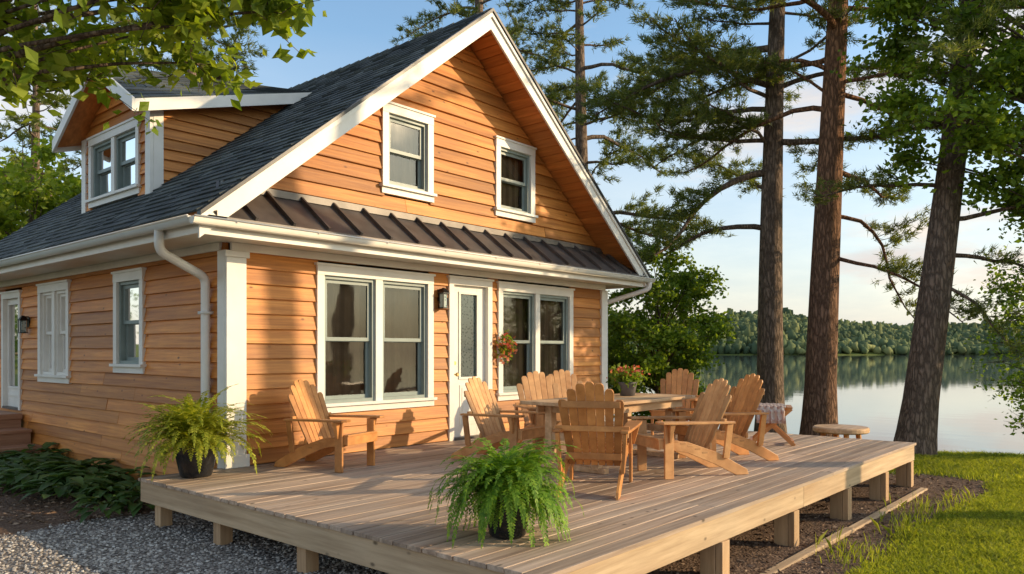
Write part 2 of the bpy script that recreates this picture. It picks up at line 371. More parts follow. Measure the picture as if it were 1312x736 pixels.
def window(T,o,units,cas='white',sash='sash',cw=.10,hung=True,name='window'):
    a0,a1,z0,z1=o; mb=MB(); B=lambda p,q,m=0: mb.box(p,q,m,T)
    B((a0,0,z1-cw-.01),(a1,.062,z1)); B((a0-.02,0.002,z1),(a1+.02,.078,z1+.028))
    B((a0,0,z0+.05),(a0+cw,.058,z1-cw-.011)); B((a1-cw,0,z0+.05),(a1,.058,z1-cw-.011))
    B((a0-.01,0,z0-.03),(a1+.01,.056,z0+.049)); 
    B((a0-.03,0,z0+.05),(a1+.03,.095,z0+.085))
    ia0,ia1,iz0,iz1=a0+cw,a1-cw,z0+.085,z1-cw-.01
    mw=.11; wdt=(ia1-ia0-mw*(units-1))/units
    B((ia0-.02,-.17,iz0),(ia0,-.001,iz1),0);B((ia1,-.17,iz0),(ia1+.02,-.001,iz1),0);B((ia0,-.17,iz1),(ia1,-.001,iz1+.02),0);B((ia0,-.17,iz0-.02),(ia1,-.001,iz0),0)
    for i in range(units):
        s0=ia0+i*(wdt+mw); s1=s0+wdt
        if i: B((s0-mw,-.12,iz0),(s0,.05,iz1),0)
        f=.04
        B((s0,-.10,iz0),(s0+f,.02,iz1),1);B((s1-f,-.10,iz0),(s1,.02,iz1),1);B((s0+f,-.10,iz1-f),(s1-f,.02,iz1),1);B((s0+f,-.10,iz0),(s1-f,.02,iz0+f),1)
        zm=(iz0+iz1)/2; g=.045
        for (q0,q1,d) in ((zm-.015,iz1-f,-.015),(iz0+f,zm+.02,-.05)) if hung else ((iz0+f,iz1-f,-.02),):
            B((s0+f,d-.025,q0),(s0+f+g,d,q1),2);B((s1-f-g,d-.025,q0),(s1-f,d,q1),2)
            B((s0+f+g,d-.025,q1-g),(s1-f-g,d-.001,q1),2);B((s0+f+g,d-.025,q0),(s1-f-g,d-.001,q0+g),2)
            mb.poly([T(s0+f+g,d-.015,q0+g),T(s1-f-g,d-.015,q0+g),T(s1-f-g,d-.015,q1-g),T(s0+f+g,d-.015,q1-g)],3)
        nn=48; vv=[]
        for j in range(nn+1):
            t=j/nn; a=s0+t*(s1-s0); d=-.128+.016*math.sin(t*26+i*2)+.006*math.sin(t*61+1)
            vv+= [T(a,d,iz0+.0),T(a,d,iz1)]
        mb.quads(vv,[(2*j,2*j+2,2*j+3,2*j+1) for j in range(nn)],4)
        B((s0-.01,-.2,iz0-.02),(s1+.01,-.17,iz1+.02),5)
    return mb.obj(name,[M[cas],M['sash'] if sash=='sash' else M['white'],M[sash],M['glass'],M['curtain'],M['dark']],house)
for o in winF: window(Tf,o,2)
for o in winG: window(Tf,o,1)
window(Ts,winS[0],1); window(Ts,winS[1],2,sash='white',name='side_window')
window(Td,(10.40,12.08,3.83,4.80),2,cw=.09)
def door(T,o,glassbox,name,lc='lace'):
    a0,a1,z0,z1=o; mb=MB(); B=lambda p,q,m=0: mb.box(p,q,m,T); cw=.09
    B((a0,0,z1-cw),(a1,.06,z1));B((a0-.02,.002,z1),(a1+.02,.078,z1+.028));B((a0,-.07,z0),(a0+cw,.058,z1-cw-.001));B((a1-cw,-.07,z0),(a1,.058,z1-cw-.001))
    B((a0+cw,-.02,z0),(a1-cw,.07,z0+.035),3)
    d0,d1=a0+cw,a1-cw; g0,g1,gz0,gz1=glassbox
    B((d0,-.06,z0+.036),(g0,-.01,z1-cw));B((g1,-.06,z0+.036),(d1,-.01,z1-cw));B((g0,-.06,gz1),(g1,-.012,z1-cw));B((g0,-.06,z0+.036),(g1,-.012,gz0))
    for q in ((g0-.02,g0+.012,gz0-.02,gz1+.02),(g1-.012,g1+.02,gz0-.02,gz1+.02),(g0+.012,g1-.012,gz0-.02,gz0+.012),(g0+.012,g1-.012,gz1-.012,gz1+.02)):
        B((q[0],-.009,q[2]),(q[1],.006,q[3]))
    mb.poly([T(g0,-.03,gz0),T(g1,-.03,gz0),T(g1,-.03,gz1),T(g0,-.03,gz1)],1)
    B((g0-.0,-.055,gz0),(g1,-.045,gz1),2)
    B((g0,-.011,z0+.2),(g1,.0,gz0-.1)); B((g0+.04,.0,z0+.24),(g1-.04,.007,gz0-.14))
    kz=z0+.92; ka=d0+.06
    p=Vector(T(ka,-.01,kz));q=Vector(T(ka,.05,kz)); mb.tube([p,q],.012,10,4); mb.tube([q-(q-p)*.2,q,q+(q-p)*.4],[.02,.03,.018],12,4)
    p=Vector(T(ka,-.01,kz+.16));q=Vector(T(ka,.012,kz+.16)); mb.tube([p,q],.028,12,4)
    return mb.obj(name,[M['white'],M['glass'],M[lc],M['seam'],M['brass']],house)
door(Tf,doorF,(7.70,8.06,1.32,2.52),'front_door')
door(Ts,doorS,(14.25,14.82,1.1,2.48),'side_door','curtain')
mb=MB()
dv0,dv1,dvp=10.10,12.30,11.15
siding(mb,Td,3.5,4.86,lambda z:(dv0,dv1),[(10.44,12.04,3.87,4.76)],rs=8,ex=.14)
siding(mb,Td,4.86,5.52,lambda z:(dv0+(z-4.86)*1.45-.02,dv1-(z-4.86)*1.6+.02),[],rs=9,ex=.14)
mb.obj('dormer_face_siding',[M['sidS']],house)
mb=MB()
for vv,sg in ((dv0,-1),(dv1,1)):
    T=lambda a,d,z,vv=vv,sg=sg:(a,vv+sg*d,z)
    def lim(z):
        lo=max(UD,4.5+max(0,(z-4.86))/.30); hi=UE0+(z-ZE)/SL+.1
        return (lo,hi)
    siding(mb,T,3.55,5.55,lim,[],rs=10,ex=.14)
mb.obj('dormer_cheek_siding',[M['sidF']],house)
mb=MB()
E0=(4.15,9.84,4.86);E1=(6.75,9.84,5.60);R0=(4.15,dvp,5.64);R1=(7.35,dvp,6.07);F0=(4.15,12.52,4.80);F1=(6.75,12.52,5.60)
patch(mb,E0,E1,R1,R0,10,9,seed=5); patch(mb,F0,F1,R1,R0,10,9,seed=6)
mb.obj('dormer_shingles',[M['shingle']],house)
mb=MB()
def lower(p,d): return (p[0],p[1],p[2]-d)
for (a,b) in ((E0,E1),(F0,F1)):
    mb.hexa([lower(a,.09),lower(b,.09),lower(R1,.09),lower(R0,.09),lower(a,.006),lower(b,.006),lower(R1,.006),lower(R0,.006)],1)
    y=a[1]; s=-1 if y<11 else 1
    mb.hexa([(a[0],y,a[2]-.16),(b[0],y,b[2]-.16),(b[0],y+s*.03,b[2]-.16),(a[0],y+s*.03,a[2]-.16),(a[0],y,a[2]+.0),(b[0],y,b[2]+.0),(b[0],y+s*.03,b[2]+.0),(a[0],y+s*.03,a[2]+.0)],0)
    x0_,x1_=4.115,4.148; h=.15
    y2=y+s*.03; z2=a[2]-.01
    mb.hexa([(x0_,y2,z2-h),(x1_,y2,z2-h),(x1_,dvp,5.64-h),(x0_,dvp,5.64-h),(x0_,y2,z2+.02),(x1_,y2,z2+.02),(x1_,dvp,5.67),(x0_,dvp,5.67)],0)
mb.box((UD-.055,dv0-.045,3.6),(UD-.012,dv0+.1,4.84)); mb.box((UD-.055,dv1-.1,3.7),(UD-.012,dv1+.045,4.84))
mb.box((UD-.011,dv0-.05,3.6),(UD+.12,dv0-.012,4.86))
mb.obj('dormer_trim',[M['white'],M['soffit']],house)
def lantern(T,a,z,name):
    mb=MB(); B=lambda p,q,m=0: mb.box(p,q,m,T)
    B((a-.035,.03,z+.10),(a+.035,.045,z+.26)); B((a-.012,.04,z+.25),(a+.012,.13,z+.27))
    B((a-.055,.06,z),(a+.055,.17,z+.014)); B((a-.06,.055,z+.2),(a+.06,.175,z+.214))
    for i in (-1,1):
        for dd in (.068,.156): B((a+i*.048-.006,dd-.0,z+.014),(a+i*.048+.006,dd+.01,z+.2))
    B((a-.040,.083,z+.015),(a+.040,.147,z+.198),1)
    P=[T(a-.06,.055,z+.214),T(a+.06,.055,z+.214),T(a+.06,.175,z+.214),T(a-.06,.175,z+.214),T(a-.012,.1,z+.28),T(a+.012,.1,z+.28),T(a+.012,.13,z+.28),T(a-.012,.13,z+.28)]
    mb.hexa(P); return mb.obj(name,[M['metal'],M['lace']],house)
lantern(Tf,7.27,2.28,'wall_lantern'); lantern(Ts,13.72,1.98,'side_lantern')
def leaves_np(C,size,rng,flat=0.0,ar=.5,fold=.25):
    n=len(C); d=rng.normal(size=(n,3)); d[:,2]*=(1-flat); d[:,2]-=.15; d/=np.linalg.norm(d,axis=1)[:,None]+1e-9
    r=rng.normal(size=(n,3)); s=np.cross(d,r); s/=np.linalg.norm(s,axis=1)[:,None]+1e-9; nn=np.cross(d,s)
    L=(size*rng.uniform(.6,1.3,n))[:,None]; w=L*ar
    V=np.stack([C,C+d*L*.45+s*w*.5+nn*L*fold*.3,C+d*L,C+d*L*.45-s*w*.5+nn*L*fold*.3],1).reshape(-1,3)
    F=np.arange(4*n).reshape(-1,4); return V,F
C=RNG.normal(size=(260,3))*np.array([.07,.04,.09])+np.array([8.56,V0-.13,1.76])
V,F=leaves_np(C,.06,RNG); V2,F2=leaves_np(C[:150]+RNG.normal(size=(150,3))*.03,.055,RNG,ar=.9)
mbx=MB(); mbx.tube([(8.56,V0-.06,2.05),(8.56,V0-.12,1.8)],.004,5)
npmesh('hanging_flower_wreath',[(V,F,0,False),(V2,F2,1,False),mbpart(mbx,4,2)],[M['leafG'],M['petal'],M['metal']])
mb=MB()
mb.box((2.75,13.9,.62),(4.13,15.9,.70),0); mb.box((2.80,13.93,-.1),(4.12,13.96,.615),0); mb.box((2.78,13.97,-.1),(2.81,15.8,.615),0)
for v_,z in ((13.45,.48),(13.0,.26)): mb.box((2.75,v_,z-.045),(4.13,v_+.47,z),0); mb.box((2.79,v_+.03,-.1),(4.12,v_+.05,z-.046),0)
mb.box((2.73,13.02,-.1),(2.76,13.9,.2),0)
mb.obj('side_entry_steps',[wood('steps_wood',(.28,.14,.08),(.44,.25,.15),(1.5,20,20),.6,.2,False,0)])
# ------------------------------------------------------------ deck
DU0,DU1,DV0,DV1=3.32,11.45,2.65,7.72
deck=bpy.data.objects.new('wooden_deck',None); link(deck)
mb=MB(); bw=.14; v=DV0-.02; rnd=random.Random(5)
while v<DV1-.02:
    v2=min(v+bw-.010,DV1); x=DU0-.02-rnd.uniform(0,.010); end=DU1+.03; u_end=U0-.07 if v>V0-.09 else end
    jo=rnd.choice([2.4,3.6,4.8,6.0]); segs=[(x,x+jo-.003),(x+jo+.003,end)]
    for s0,s1 in segs:
        s1=min(s1,u_end)
        if s1-s0<.05: continue
        h=rnd.uniform(-.003,.002); mb.box((s0,v,Z0-.032),(s1,v2,Z0+h))
    v+=bw
mb.obj('deck_boards',[M['deck']],deck,bevel=.003)
mb=MB(); 
mb.box((DU0,DV0,Z0-.235),(DU0+4.0,DV0+.045,Z0-.033)); mb.box((DU0+4.004,DV0,Z0-.235),(DU1,DV0+.045,Z0-.033))
mb.obj('front_rim_joist',[M['deckbeam']],deck,bevel=.004)
mb=MB(); mb.box((DU0,DV0+.047,Z0-.235),(DU0+.045,DV1,Z0-.033)); mb.box((DU1-.045,DV0+.047,Z0-.235),(DU1,DV1,Z0-.033))
u=DU0+.45
while u<DU1-.2: mb.box((u,DV0+.05,Z0-.22),(u+.04,DV1-.05,Z0-.034)); u+=.45
mb.obj('side_rim_and_joists',[M['deckbeamS']],deck,bevel=.004)
mb=MB(); g=-.45
for v_ in (2.9,3.95,5.04,6.32,7.46): mb.box((DU0+.05,v_-.06,g),(DU0+.17,v_+.06,Z0-.236)) 
for u_ in (4.17,5.62,7.11,8.66,10.1,11.3):
    mb.box((u_-.065,DV0+.05,g),(u_+.065,DV0+.18,Z0-.236)); mb.box((u_-.065,DV0-.012,g),(u_+.065,DV0+.046,Z0-.2365))
    for v_ in (4.3,6.0,7.4): mb.box((u_-.06,v_,g),(u_+.06,v_+.12,Z0-.236))
mb.obj('deck_posts',[M['post']],deck,bevel=.004)
mb=MB(); mb.box((5.1,2.42,-.22),(8.1,2.51,-.085)); mb.box((8.11,2.43,-.24),(11.2,2.52,-.105)); mb.obj('landscape_timber',[M['deckbeam']],bevel=.01)
# ------------------------------------------------------------ furniture
def slat(mb,p0,p1,w0,w1,th,side,m=0):
    p0=Vector(p0);p1=Vector(p1);s=Vector(side).normalized();d=(p1-p0).normalized();n=d.cross(s).normalized()*th
    L=(p1-p0).length; prof=[(0,w0/2),(L*.6,(w0+(w1-w0)*.7)/2),(L-w1*.45,w1/2),(L-w1*.18,w1*.40),(L-w1*.04,w1*.22)]
    out=[p0+d*a-s*b for a,b in prof]+[p0+d*a+s*b for a,b in prof[::-1]]
    b=len(mb.v);k=len(out); mb.v+=[tuple(q) for q in out]+[tuple(q+n) for q in out]
    mb.f.append(tuple(range(b,b+k))[::-1]);mb.m.append(m);mb.f.append(tuple(range(b+k,b+2*k)));mb.m.append(m)
    for i in range(k): j=(i+1)%k; mb.f.append((b+i,b+j,b+k+j,b+k+i));mb.m.append(m)
def prism(mb,A,B):
    b=len(mb.v);k=len(A); mb.v+=list(A)+list(B)
    mb.f.append(tuple(range(b,b+k)));mb.m.append(0);mb.f.append(tuple(range(b+k,b+2*k))[::-1]);mb.m.append(0)
    for i in range(k): j=(i+1)%k; mb.f.append((b+i,b+k+i,b+k+j,b+j));mb.m.append(0)
def chair_mesh():
    mb=MB()
    for s in (-1,1):
        mb.box((.27,s*.285-.014,0),(.37,s*.285+.014,.54)); y=s*.255
        P=[(.40,.30),(.40,.385),(.10,.36),(-.25,.24),(-.60,.055),(-.62,0),(-.47,0),(-.2,.13),(.1,.25)]
        prism(mb,[(x,y-.013,z) for x,z in P],[(x,y+.013,z) for x,z in P])
        P=[(.46,-.05),(.47,.03),(.43,.075),(.30,.075),(.05,.06),(-.3,.035),(-.42,.02),(-.42,-.045),(-.2,-.055),(.3,-.06)]; tz=lambda x:.55-.02*(.46-x)
        prism(mb,[(x,s*(.31+yy),tz(x)) for x,yy in P],[(x,s*(.31+yy),tz(x)+.024) for x,yy in P])
        mb.hexa([(.31,s*.30,.36),(.33,s*.30,.36),(.33,s*.32,.36),(.31,s*.32,.36),(.29,s*.30,.545),(.35,s*.30,.545),(.35,s*.37,.545),(.29,s*.37,.545)])
        mb.beam((-.34,s*.275,.18),(-.37,s*.30,.53),.03,.07,0,(1,0,0))
    xs=np.linspace(.40,-.10,7)
    for i,x in enumerate(xs):
        z=.395-.05*((.40-x)/.5)-.10*((.40-x)/.5)**2; mb.beam((x,-.27,z),(x,.27,z),.066,.02)
    mb.box((.402,-.27,.29),(.425,.27,.39))
    top=[.85,.945,.995,1.01,.995,.945,.85]
    for i in range(7):
        t=i-3; zt=top[i]-.02; z0=.22; sl=.46
        slat(mb,(-.115,t*.068,z0),(-.115-(zt-z0)*sl,t*.084,zt),.060,.080,.018,(0,1,0))
    for z,w in ((.30,.25),(.56,.33),(.78,.26)):
        x=-.115-(z-.22)*.46-.03; mb.beam((x,-w,z),(x,w,z),.03,.06 if z!=.56 else .05,0)
    return mb
cm=chair_mesh(); chairA=cm.obj('adirondack_chair',[M['chair']],None,bevel=.004)
chairmesh=chairA.data; chairmesh2=chairmesh.copy(); chairmesh2.materials[0]=M['chair2']
def heading(fx,fy):
    a=W(fx,fy); return math.atan2(a[1],a[0])
def place(o,x,y,f,z=Z0):
    u,v=W(x,y); o.location=(u,v,z+.003); o.rotation_euler[2]=heading(*f)
place(chairA,-1.93,8.22,(.90,-.44)); chairA.scale=(.95,.95,.95)
def chair(x,y,f,pale=False,s=1):
    o=bpy.data.objects.new('adirondack_chair',chairmesh2 if pale else chairmesh); link(o); b=o.modifiers.new('bev','BEVEL'); b.width=.004;b.segments=2;b.limit_method='ANGLE'
    place(o,x,y,f); o.scale=(s,s,s); return o
chair(.78,7.05,(.24,.97))
chair(-.08,8.75,(.82,-.57),True,.96)
chair(.45,9.60,(.30,-.95),True)
chair(.80,10.45,(.2,-.98),True)
chair(2.40,11.2,(-.35,-.94))
chair(1.74,7.80,(-.93,-.30),True,.98)
chair(2.38,8.75,(-.90,-.36))
mb=MB(); tl,tw,th=2.15,.92,.72
for i in range(6):
    y=-tw/2+i*tw/6; mb.box((-tl/2+.09,y+.002,th-.035),(tl/2-.09,y+tw/6-.002,th))
for s in (-1,1): mb.box((s*tl/2-.088 if s>0 else -tl/2,-tw/2,th-.036),(tl/2 if s>0 else -tl/2+.088,tw/2,th+.001))
for s in (-1,1):
    mb.box((-tl/2+.16,s*(tw/2-.1)-.014,th-.13),(tl/2-.16,s*(tw/2-.1)+.014,th-.037))
    x=s*(tl/2-.32)
    for t in (-1,1): mb.box((x-.045,t*.30-.045,0.03),(x+.045,t*.30+.045,th-.037))
    mb.box((x-.04,-.42,0),(x+.04,.42,.055)); mb.box((x-.035,-.255,.3),(x+.035,.255,.38)); mb.box((x-.03,-.36,th-.13),(x+.03,.36,th-.038))
mb.box((-tl/2+.365,-.03,.31),(tl/2-.365,.03,.37))
tb=mb.obj('dining_table',[M['table']],None,bevel=.006); tu,tv=W(1.13,8.45); tb.location=(tu+.1,tv+.08,Z0+.003)
mb=MB()
for s in (-1,1):
    mb.beam((-.28,s*.22,0),(.24,s*.22,.50),.03,.05); mb.beam((.28,s*.19,0),(-.24,s*.19,.50),.03,.05)
for i in range(6): mb.beam((-.23+i*.09,-.25,.51),(-.23+i*.09,.25,.51),.07,.02)
mb.beam((-.26,-.22,.05),(-.26,.22,.05),.03,.03); mb.beam((.26,-.19,.05),(.26,.19,.05),.03,.03)
nx,ny=16,26; Vb=[];
for i in range(nx+1):
    for j in range(ny+1):
        x=-.20+.36*i/nx; t=(j/ny-.5)*1.0; w=.012*math.sin(i*1.7+j*.5)+.008*math.sin(j*1.9)
        if abs(t)<.27: y=t; z=.535+w*.5
        else: y=math.copysign(.27+.02*min(1,(abs(t)-.27)*8)+w,t); z=.535-(abs(t)-.27)
        Vb.append((x+w*.5,y,z))
mb.quads(Vb,[(i*(ny+1)+j,(i+1)*(ny+1)+j,(i+1)*(ny+1)+j+1,i*(ny+1)+j+1) for i in range(nx) for j in range(ny)],1)
def blanket():
    m,nt,b=newmat('throw_blanket'); L=nt.links; co=N(nt,'TexCoord').outputs['Object']
    w=N(nt,'TexWave'); w.inputs['Scale'].default_value=9; w.bands_direction='Y'; L.new(co,w.inputs[0])
    w2=N(nt,'TexWave'); w2.inputs['Scale'].default_value=7; w2.bands_direction='X'; L.new(co,w2.inputs[0])
    c=ramp(nt,w.outputs['Fac'],[(.4,(.62,.54,.46)),(.6,(.42,.2,.13))]); c=mixc(nt,.4,c,ramp(nt,w2.outputs['Fac'],[(.4,(.62,.56,.5)),(.6,(.3,.24,.24))])); L.new(c,b.inputs['Base Color']); b.inputs['Roughness'].default_value=.95; return m
st=mb.obj('folding_stool_with_blanket',[M['chair'],blanket()]); place(st,3.50,10.3,(.95,-.3)); st.scale=(1.0,1.0,.98)
mb=MB(); mb.lathe([(0,.0),(.40,.0),(.43,.02),(.43,.075),(.41,.095),(0,.096)],(0,0,.56),36,0)
for k in range(4):
    t=k*math.pi/2+.6; mb.tube([(.34*math.cos(t),.34*math.sin(t),-.1),(.27*math.cos(t),.27*math.sin(t),.57)],[.035,.045],8,1)
mb.lathe([(.0,.3),(.24,.3),(.26,.33),(.26,.36),(0,.361)],(0,0,0),24,1)
rt=mb.obj('round_side_table',[M['table'],M['chair']],None,bevel=.004); u,v=W(5.38,12.5); rt.location=(u,v,-.19)
def fern(name,loc,nf,length,droop,lw,mat,pot_r,pot_h,seed,elr=(15,86)):
    rng=np.random.default_rng(seed); mb=MB(); r=pot_r
    mb.lathe([(0,0),(r*.66,0),(r*.72,.015),(r*.9,pot_h*.6),(r,pot_h*.93),(r*1.04,pot_h*.94),(r*1.05,pot_h),(r*.94,pot_h),(r*.92,pot_h*.88),(0,pot_h*.88)],(0,0,0),36,0)
    Vs=[];Fs=[];n=0
    for k in range(nf):
        az=rng.uniform(0,2*math.pi); L=length*rng.uniform(.5,1.1); el=R(rng.uniform(*elr))
        p=np.array([rng.normal()*r*.3,rng.normal()*r*.3,pot_h*.9]); m=24; pts=[p]; e=el; a=az; dr=droop*rng.uniform(.6,1.25)
        for i in range(m):
            d=np.array([math.cos(a)*math.cos(e),math.sin(a)*math.cos(e),math.sin(e)]); p=p+d*L/m; pts.append(p); e-=dr/m*(.5+1.4*i/m)*rng.uniform(.8,1.2); e=max(e,-1.35); a+=rng.normal()*.03
        pts=np.array(pts)
        for i in range(2,m+1):
            t=i/m; d=pts[i]-pts[i-1]; d/=np.linalg.norm(d); s=np.cross(d,[0,0,1.0]); s/=np.linalg.norm(s)+1e-6; up=np.cross(s,d)
            w=lw*math.sin(math.pi*min(1,(t*.90+.1)))**.7*(1-.3*t)
            for sg in (-1,1):
                o=pts[i]; dirn=s*sg+d*.45+up*rng.uniform(-.3,.3)-np.array([0,0,.15]); dirn/=np.linalg.norm(dirn); hw=L/m*.62
                Vs+= [o-d*hw*.5,o+dirn*w*.5-d*hw*.8,o+dirn*w*rng.uniform(.85,1.1),o+dirn*w*.5+d*hw*.9]; Fs.append((n,n+1,n+2,n+3)); n+=4
        for i in range(m):
            s=np.cross(pts[i+1]-pts[i],[0,0,1.0]); s/=np.linalg.norm(s)+1e-6; s*=.0022
            Vs+= [pts[i]-s,pts[i]+s,pts[i+1]+s,pts[i+1]-s]; Fs.append((n,n+1,n+2,n+3)); n+=4
    o=npmesh(name,[(np.array(mb.v),np.array(mb.f),0,True),(np.array(Vs),np.array(Fs),1,False)],[M['pot'],mat]); o.location=loc; return o
u,v=W(-.03,5.17); fern('potted_fern',(u,v,Z0+.004),290,.60,2.4,.056,M['fern'],.175,.33,1,(5,86))
u,v=W(-3.15,7.62); fern('potted_fern',(u,v,Z0+.004),240,.80,1.8,.072,M['fernY'],.21,.32,2,(25,88))
rng=np.random.default_rng(4); mb=MB(); mb.lathe([(0,0),(.085,0),(.11,.14),(.118,.16),(.10,.16),(.1,.145),(0,.145)],(0,0,0),28,0)
Cc=rng.normal(size=(420,3))*np.array([.085,.085,.05])+np.array([0,0,.22]); V,F=leaves_np(Cc,.075,rng); Cf=rng.normal(size=(120,3))*np.array([.09,.09,.035])+np.array([0,0,.28]); V2,F2=leaves_np(Cf,.04,rng,ar=.9)
o=npmesh('flower_planter',[(np.array(mb.v),np.array(mb.f),0,True),(V,F,1,False),(V2,F2,2,False)],[plain('planter_grey',(.12,.11,.11),.6),M['leafG'],M['petal']]); u,v=W(1.36,9.0); o.location=(u,v,Z0+.727)
Vs=[];Fs=[];n=0; rng=np.random.default_rng(9)
for k in range(60):
    cu=rng.uniform(3.15,3.95); cv=rng.uniform(8.1,12.9); sz=rng.uniform(.7,1.2)
    if cu<3.4 and rng.random()<.35: continue
    for j in range(28):
        az=rng.uniform(0,6.28); el=rng.uniform(.3,1.3); L=.22*sz*rng.uniform(.7,1.3); base=np.array([cu,cv,.0]); stem=np.array([math.cos(az)*math.cos(el),math.sin(az)*math.cos(el),math.sin(el)]); p0=base+stem*L
        s=np.array([-math.sin(az),math.cos(az),0]); d=np.array([math.cos(az),math.sin(az),rng.uniform(-.2,.35)]); w=.055*sz
        p1=p0+d*L*.35;p2=p0+d*L*.7+np.array([0,0,-.01]);p3=p0+d*L*1.05+np.array([0,0,-.05])
        Vs+=[p0,p1-s*w+[0,0,.02],p1,p1+s*w+[0,0,.02],p2-s*w*.85+[0,0,.015],p2,p2+s*w*.85+[0,0,.015],p3]
        Fs+=[(n,n+1,n+2,n+2),(n,n+2,n+3,n+3)]; Fs+=[(n+1,n+4,n+5,n+2),(n+2,n+5,n+6,n+3),(n+4,n+7,n+5,n+5),(n+5,n+7,n+6,n+6)]; n+=8
Vs=np.array(Vs); Fa=np.array(Fs); tri=Fa[Fa[:,2]==Fa[:,3]][:,:3]; quad=Fa[Fa[:,2]!=Fa[:,3]]
me=bpy.data.meshes.new('hosta_bed'); me.from_pydata([tuple(p) for p in Vs],[],[tuple(t) for t in tri]+[tuple(q) for q in quad]); me.materials.append(M['hosta']); me.polygons.foreach_set('use_smooth',[True]*len(me.polygons)); link(bpy.data.objects.new('hosta_bed',me))
# ------------------------------------------------------------ terrain
SX=[-600,-40,-10,0,4,7.5,11,16,30,60,600]; SY=[900,75,38,27,21.5,18.2,16.2,11.5,-5,-60,-900]
def sn(u,v): return (np.sin(u*1.3+v*.7)+np.sin(u*.6-v*1.7+1)+np.sin(u*2.9+v*2.3+2)*.5+np.sin(-u*4.1+v*3.7)*.35)/2.85
def gz(u,v):
    u=np.asarray(u,float);v=np.asarray(v,float); x=SH*u-CH*v; y=CH*u+SH*v
    s=(np.interp(x,SX,SY)-y)*.75+sn(u,v)*.25
    base=-.13*np.clip((x+1)/4,0,1)+.02*sn(u*.8,v*.8)*np.clip((np.abs(x)+y-4)/8,0,1)
    z=np.where(s>0,base-.78*np.exp(-np.maximum(s,0)/1.6),-.91-np.minimum(2.5,-s*.25))
    far=y-(470+35*np.sin(x/110.)+20*np.sin(x/41.))
    hill=np.clip(far+20,0,160)*(.145+.04*np.cos((x-190)/85.)+.012*np.sin(x/27.))
    return np.where(far>-20,-3+hill,z)
def axis(): return np.concatenate([-np.geomspace(2500,22,22),np.arange(-20,26,.2),np.geomspace(28,2500,60)])
AU=axis();AV=axis(); UU,VV_=np.meshgrid(AU,AV,indexing='ij'); ZZ=gz(UU,VV_)
nU,nV=len(AU),len(AV); idx=np.arange(nU*nV).reshape(nU,nV)
F=np.stack([idx[:-1,:-1],idx[1:,:-1],idx[1:,1:],idx[:-1,1:]],-1).reshape(-1,4); V=np.stack([UU,VV_,ZZ],-1).reshape(-1,3)
def masks(u,v):
    w=sn(u*1.1,v*1.1)*.35
    gravel=np.clip((4.2-u+w)/.5,0,1)*np.clip((8.35-v+w*1.2+(3.3-u)*.12)/.4,0,1)
    grass=np.clip((2.05-v+w*.6)/.4,0,1)*np.clip((u-4.6+w)/.6,0,1)
    grass=np.maximum(grass,np.clip((u-12.2+w*2)/1.0,0,1)); grass=np.maximum(grass,np.clip((v-17+w)/1,0,1)); grass=np.maximum(grass,np.clip((-4-u)/2,0,1))
    grass=np.where(gravel>.5,0,grass); return gravel,grass
gr,gs=masks(UU,VV_)
def groundmat():
    m,nt,b=newmat('ground'); L=nt.links; co=N(nt,'TexCoord').outputs['Object']
    at=N(nt,'Attribute',attribute_name='mask'); sp=N(nt,'SeparateColor'); L.new(at.outputs['Color'],sp.inputs[0])
    vo=N(nt,'TexVoronoi'); vo.inputs['Scale'].default_value=42; L.new(co,vo.inputs['Vector'])
    sc=N(nt,'SeparateColor'); L.new(vo.outputs['Color'],sc.inputs[0])
    grav=ramp(nt,sc.outputs[0],[(0,(.20,.175,.155)),(.5,(.35,.315,.28)),(1,(.5,.46,.41))]); edge=ramp(nt,vo.outputs['Distance'],[(.3,(1,1,1)),(.75,(.3,.27,.25))]); grav=mixc(nt,1,grav,edge,'MULTIPLY')
    mul=ramp(nt,noise(nt,co,14,8,.7),[(.3,(.08,.05,.034)),(.55,(.17,.11,.075)),(.75,(.28,.20,.14))])
    gra=ramp(nt,noise(nt,co,3,6,.7),[(.3,(.10,.13,.025)),(.7,(.18,.20,.045))])
    nb=noise(nt,co,9,5,.7)
    def edge2(ch):
        a=N(nt,'Math',operation='ADD'); L.new(ch,a.inputs[0]); L.new(nb,a.inputs[1]); return ramp(nt,a.outputs[0],[(.85,(0,0,0)),(1.1,(1,1,1))])
    c=mixc(nt,edge2(sp.outputs[0]),mul,grav); c=mixc(nt,edge2(sp.outputs[1]),c,gra)
    L.new(c,b.inputs['Base Color']); b.inputs['Roughness'].default_value=.95; b.inputs['Specular IOR Level'].default_value=.15
    ad=N(nt,'Math',operation='ADD'); L.new(noise(nt,co,30,6,.7),ad.inputs[0]); L.new(vo.outputs['Distance'],ad.inputs[1]); bump(nt,b,ad.outputs[0],.8,.02); return m
gnd=npmesh('ground',[(V,F,0,True)],[groundmat()])
ca=gnd.data.color_attributes.new('mask','FLOAT_COLOR','POINT'); cc=np.zeros((len(V),4),np.float32); cc[:,0]=gr.ravel(); cc[:,1]=gs.ravel(); cc[:,3]=1; ca.data.foreach_set('color',cc.ravel())
def water():
    m,nt,b=newmat('lake_water'); L=nt.links; co=N(nt,'TexCoord').outputs['Object']
    b.inputs['Base Color'].default_value=(.09,.115,.12,1); b.inputs['Roughness'].default_value=.03; b.inputs['IOR'].default_value=1.333; b.inputs['Specular IOR Level'].default_value=1.0
    ad=N(nt,'Math',operation='ADD'); L.new(noise(nt,co,1.2,3,.45,(1,.5,1)),ad.inputs[0]); L.new(noise(nt,co,.10,2,.5),ad.inputs[1]); bump(nt,b,ad.outputs[0],.025,.10); return m
mb=MB(); mb.poly([(-3000,-3000,-.8),(3000,-3000,-.8),(3000,3000,-.8),(-3000,3000,-.8)]); mb.obj('lake',[water()])
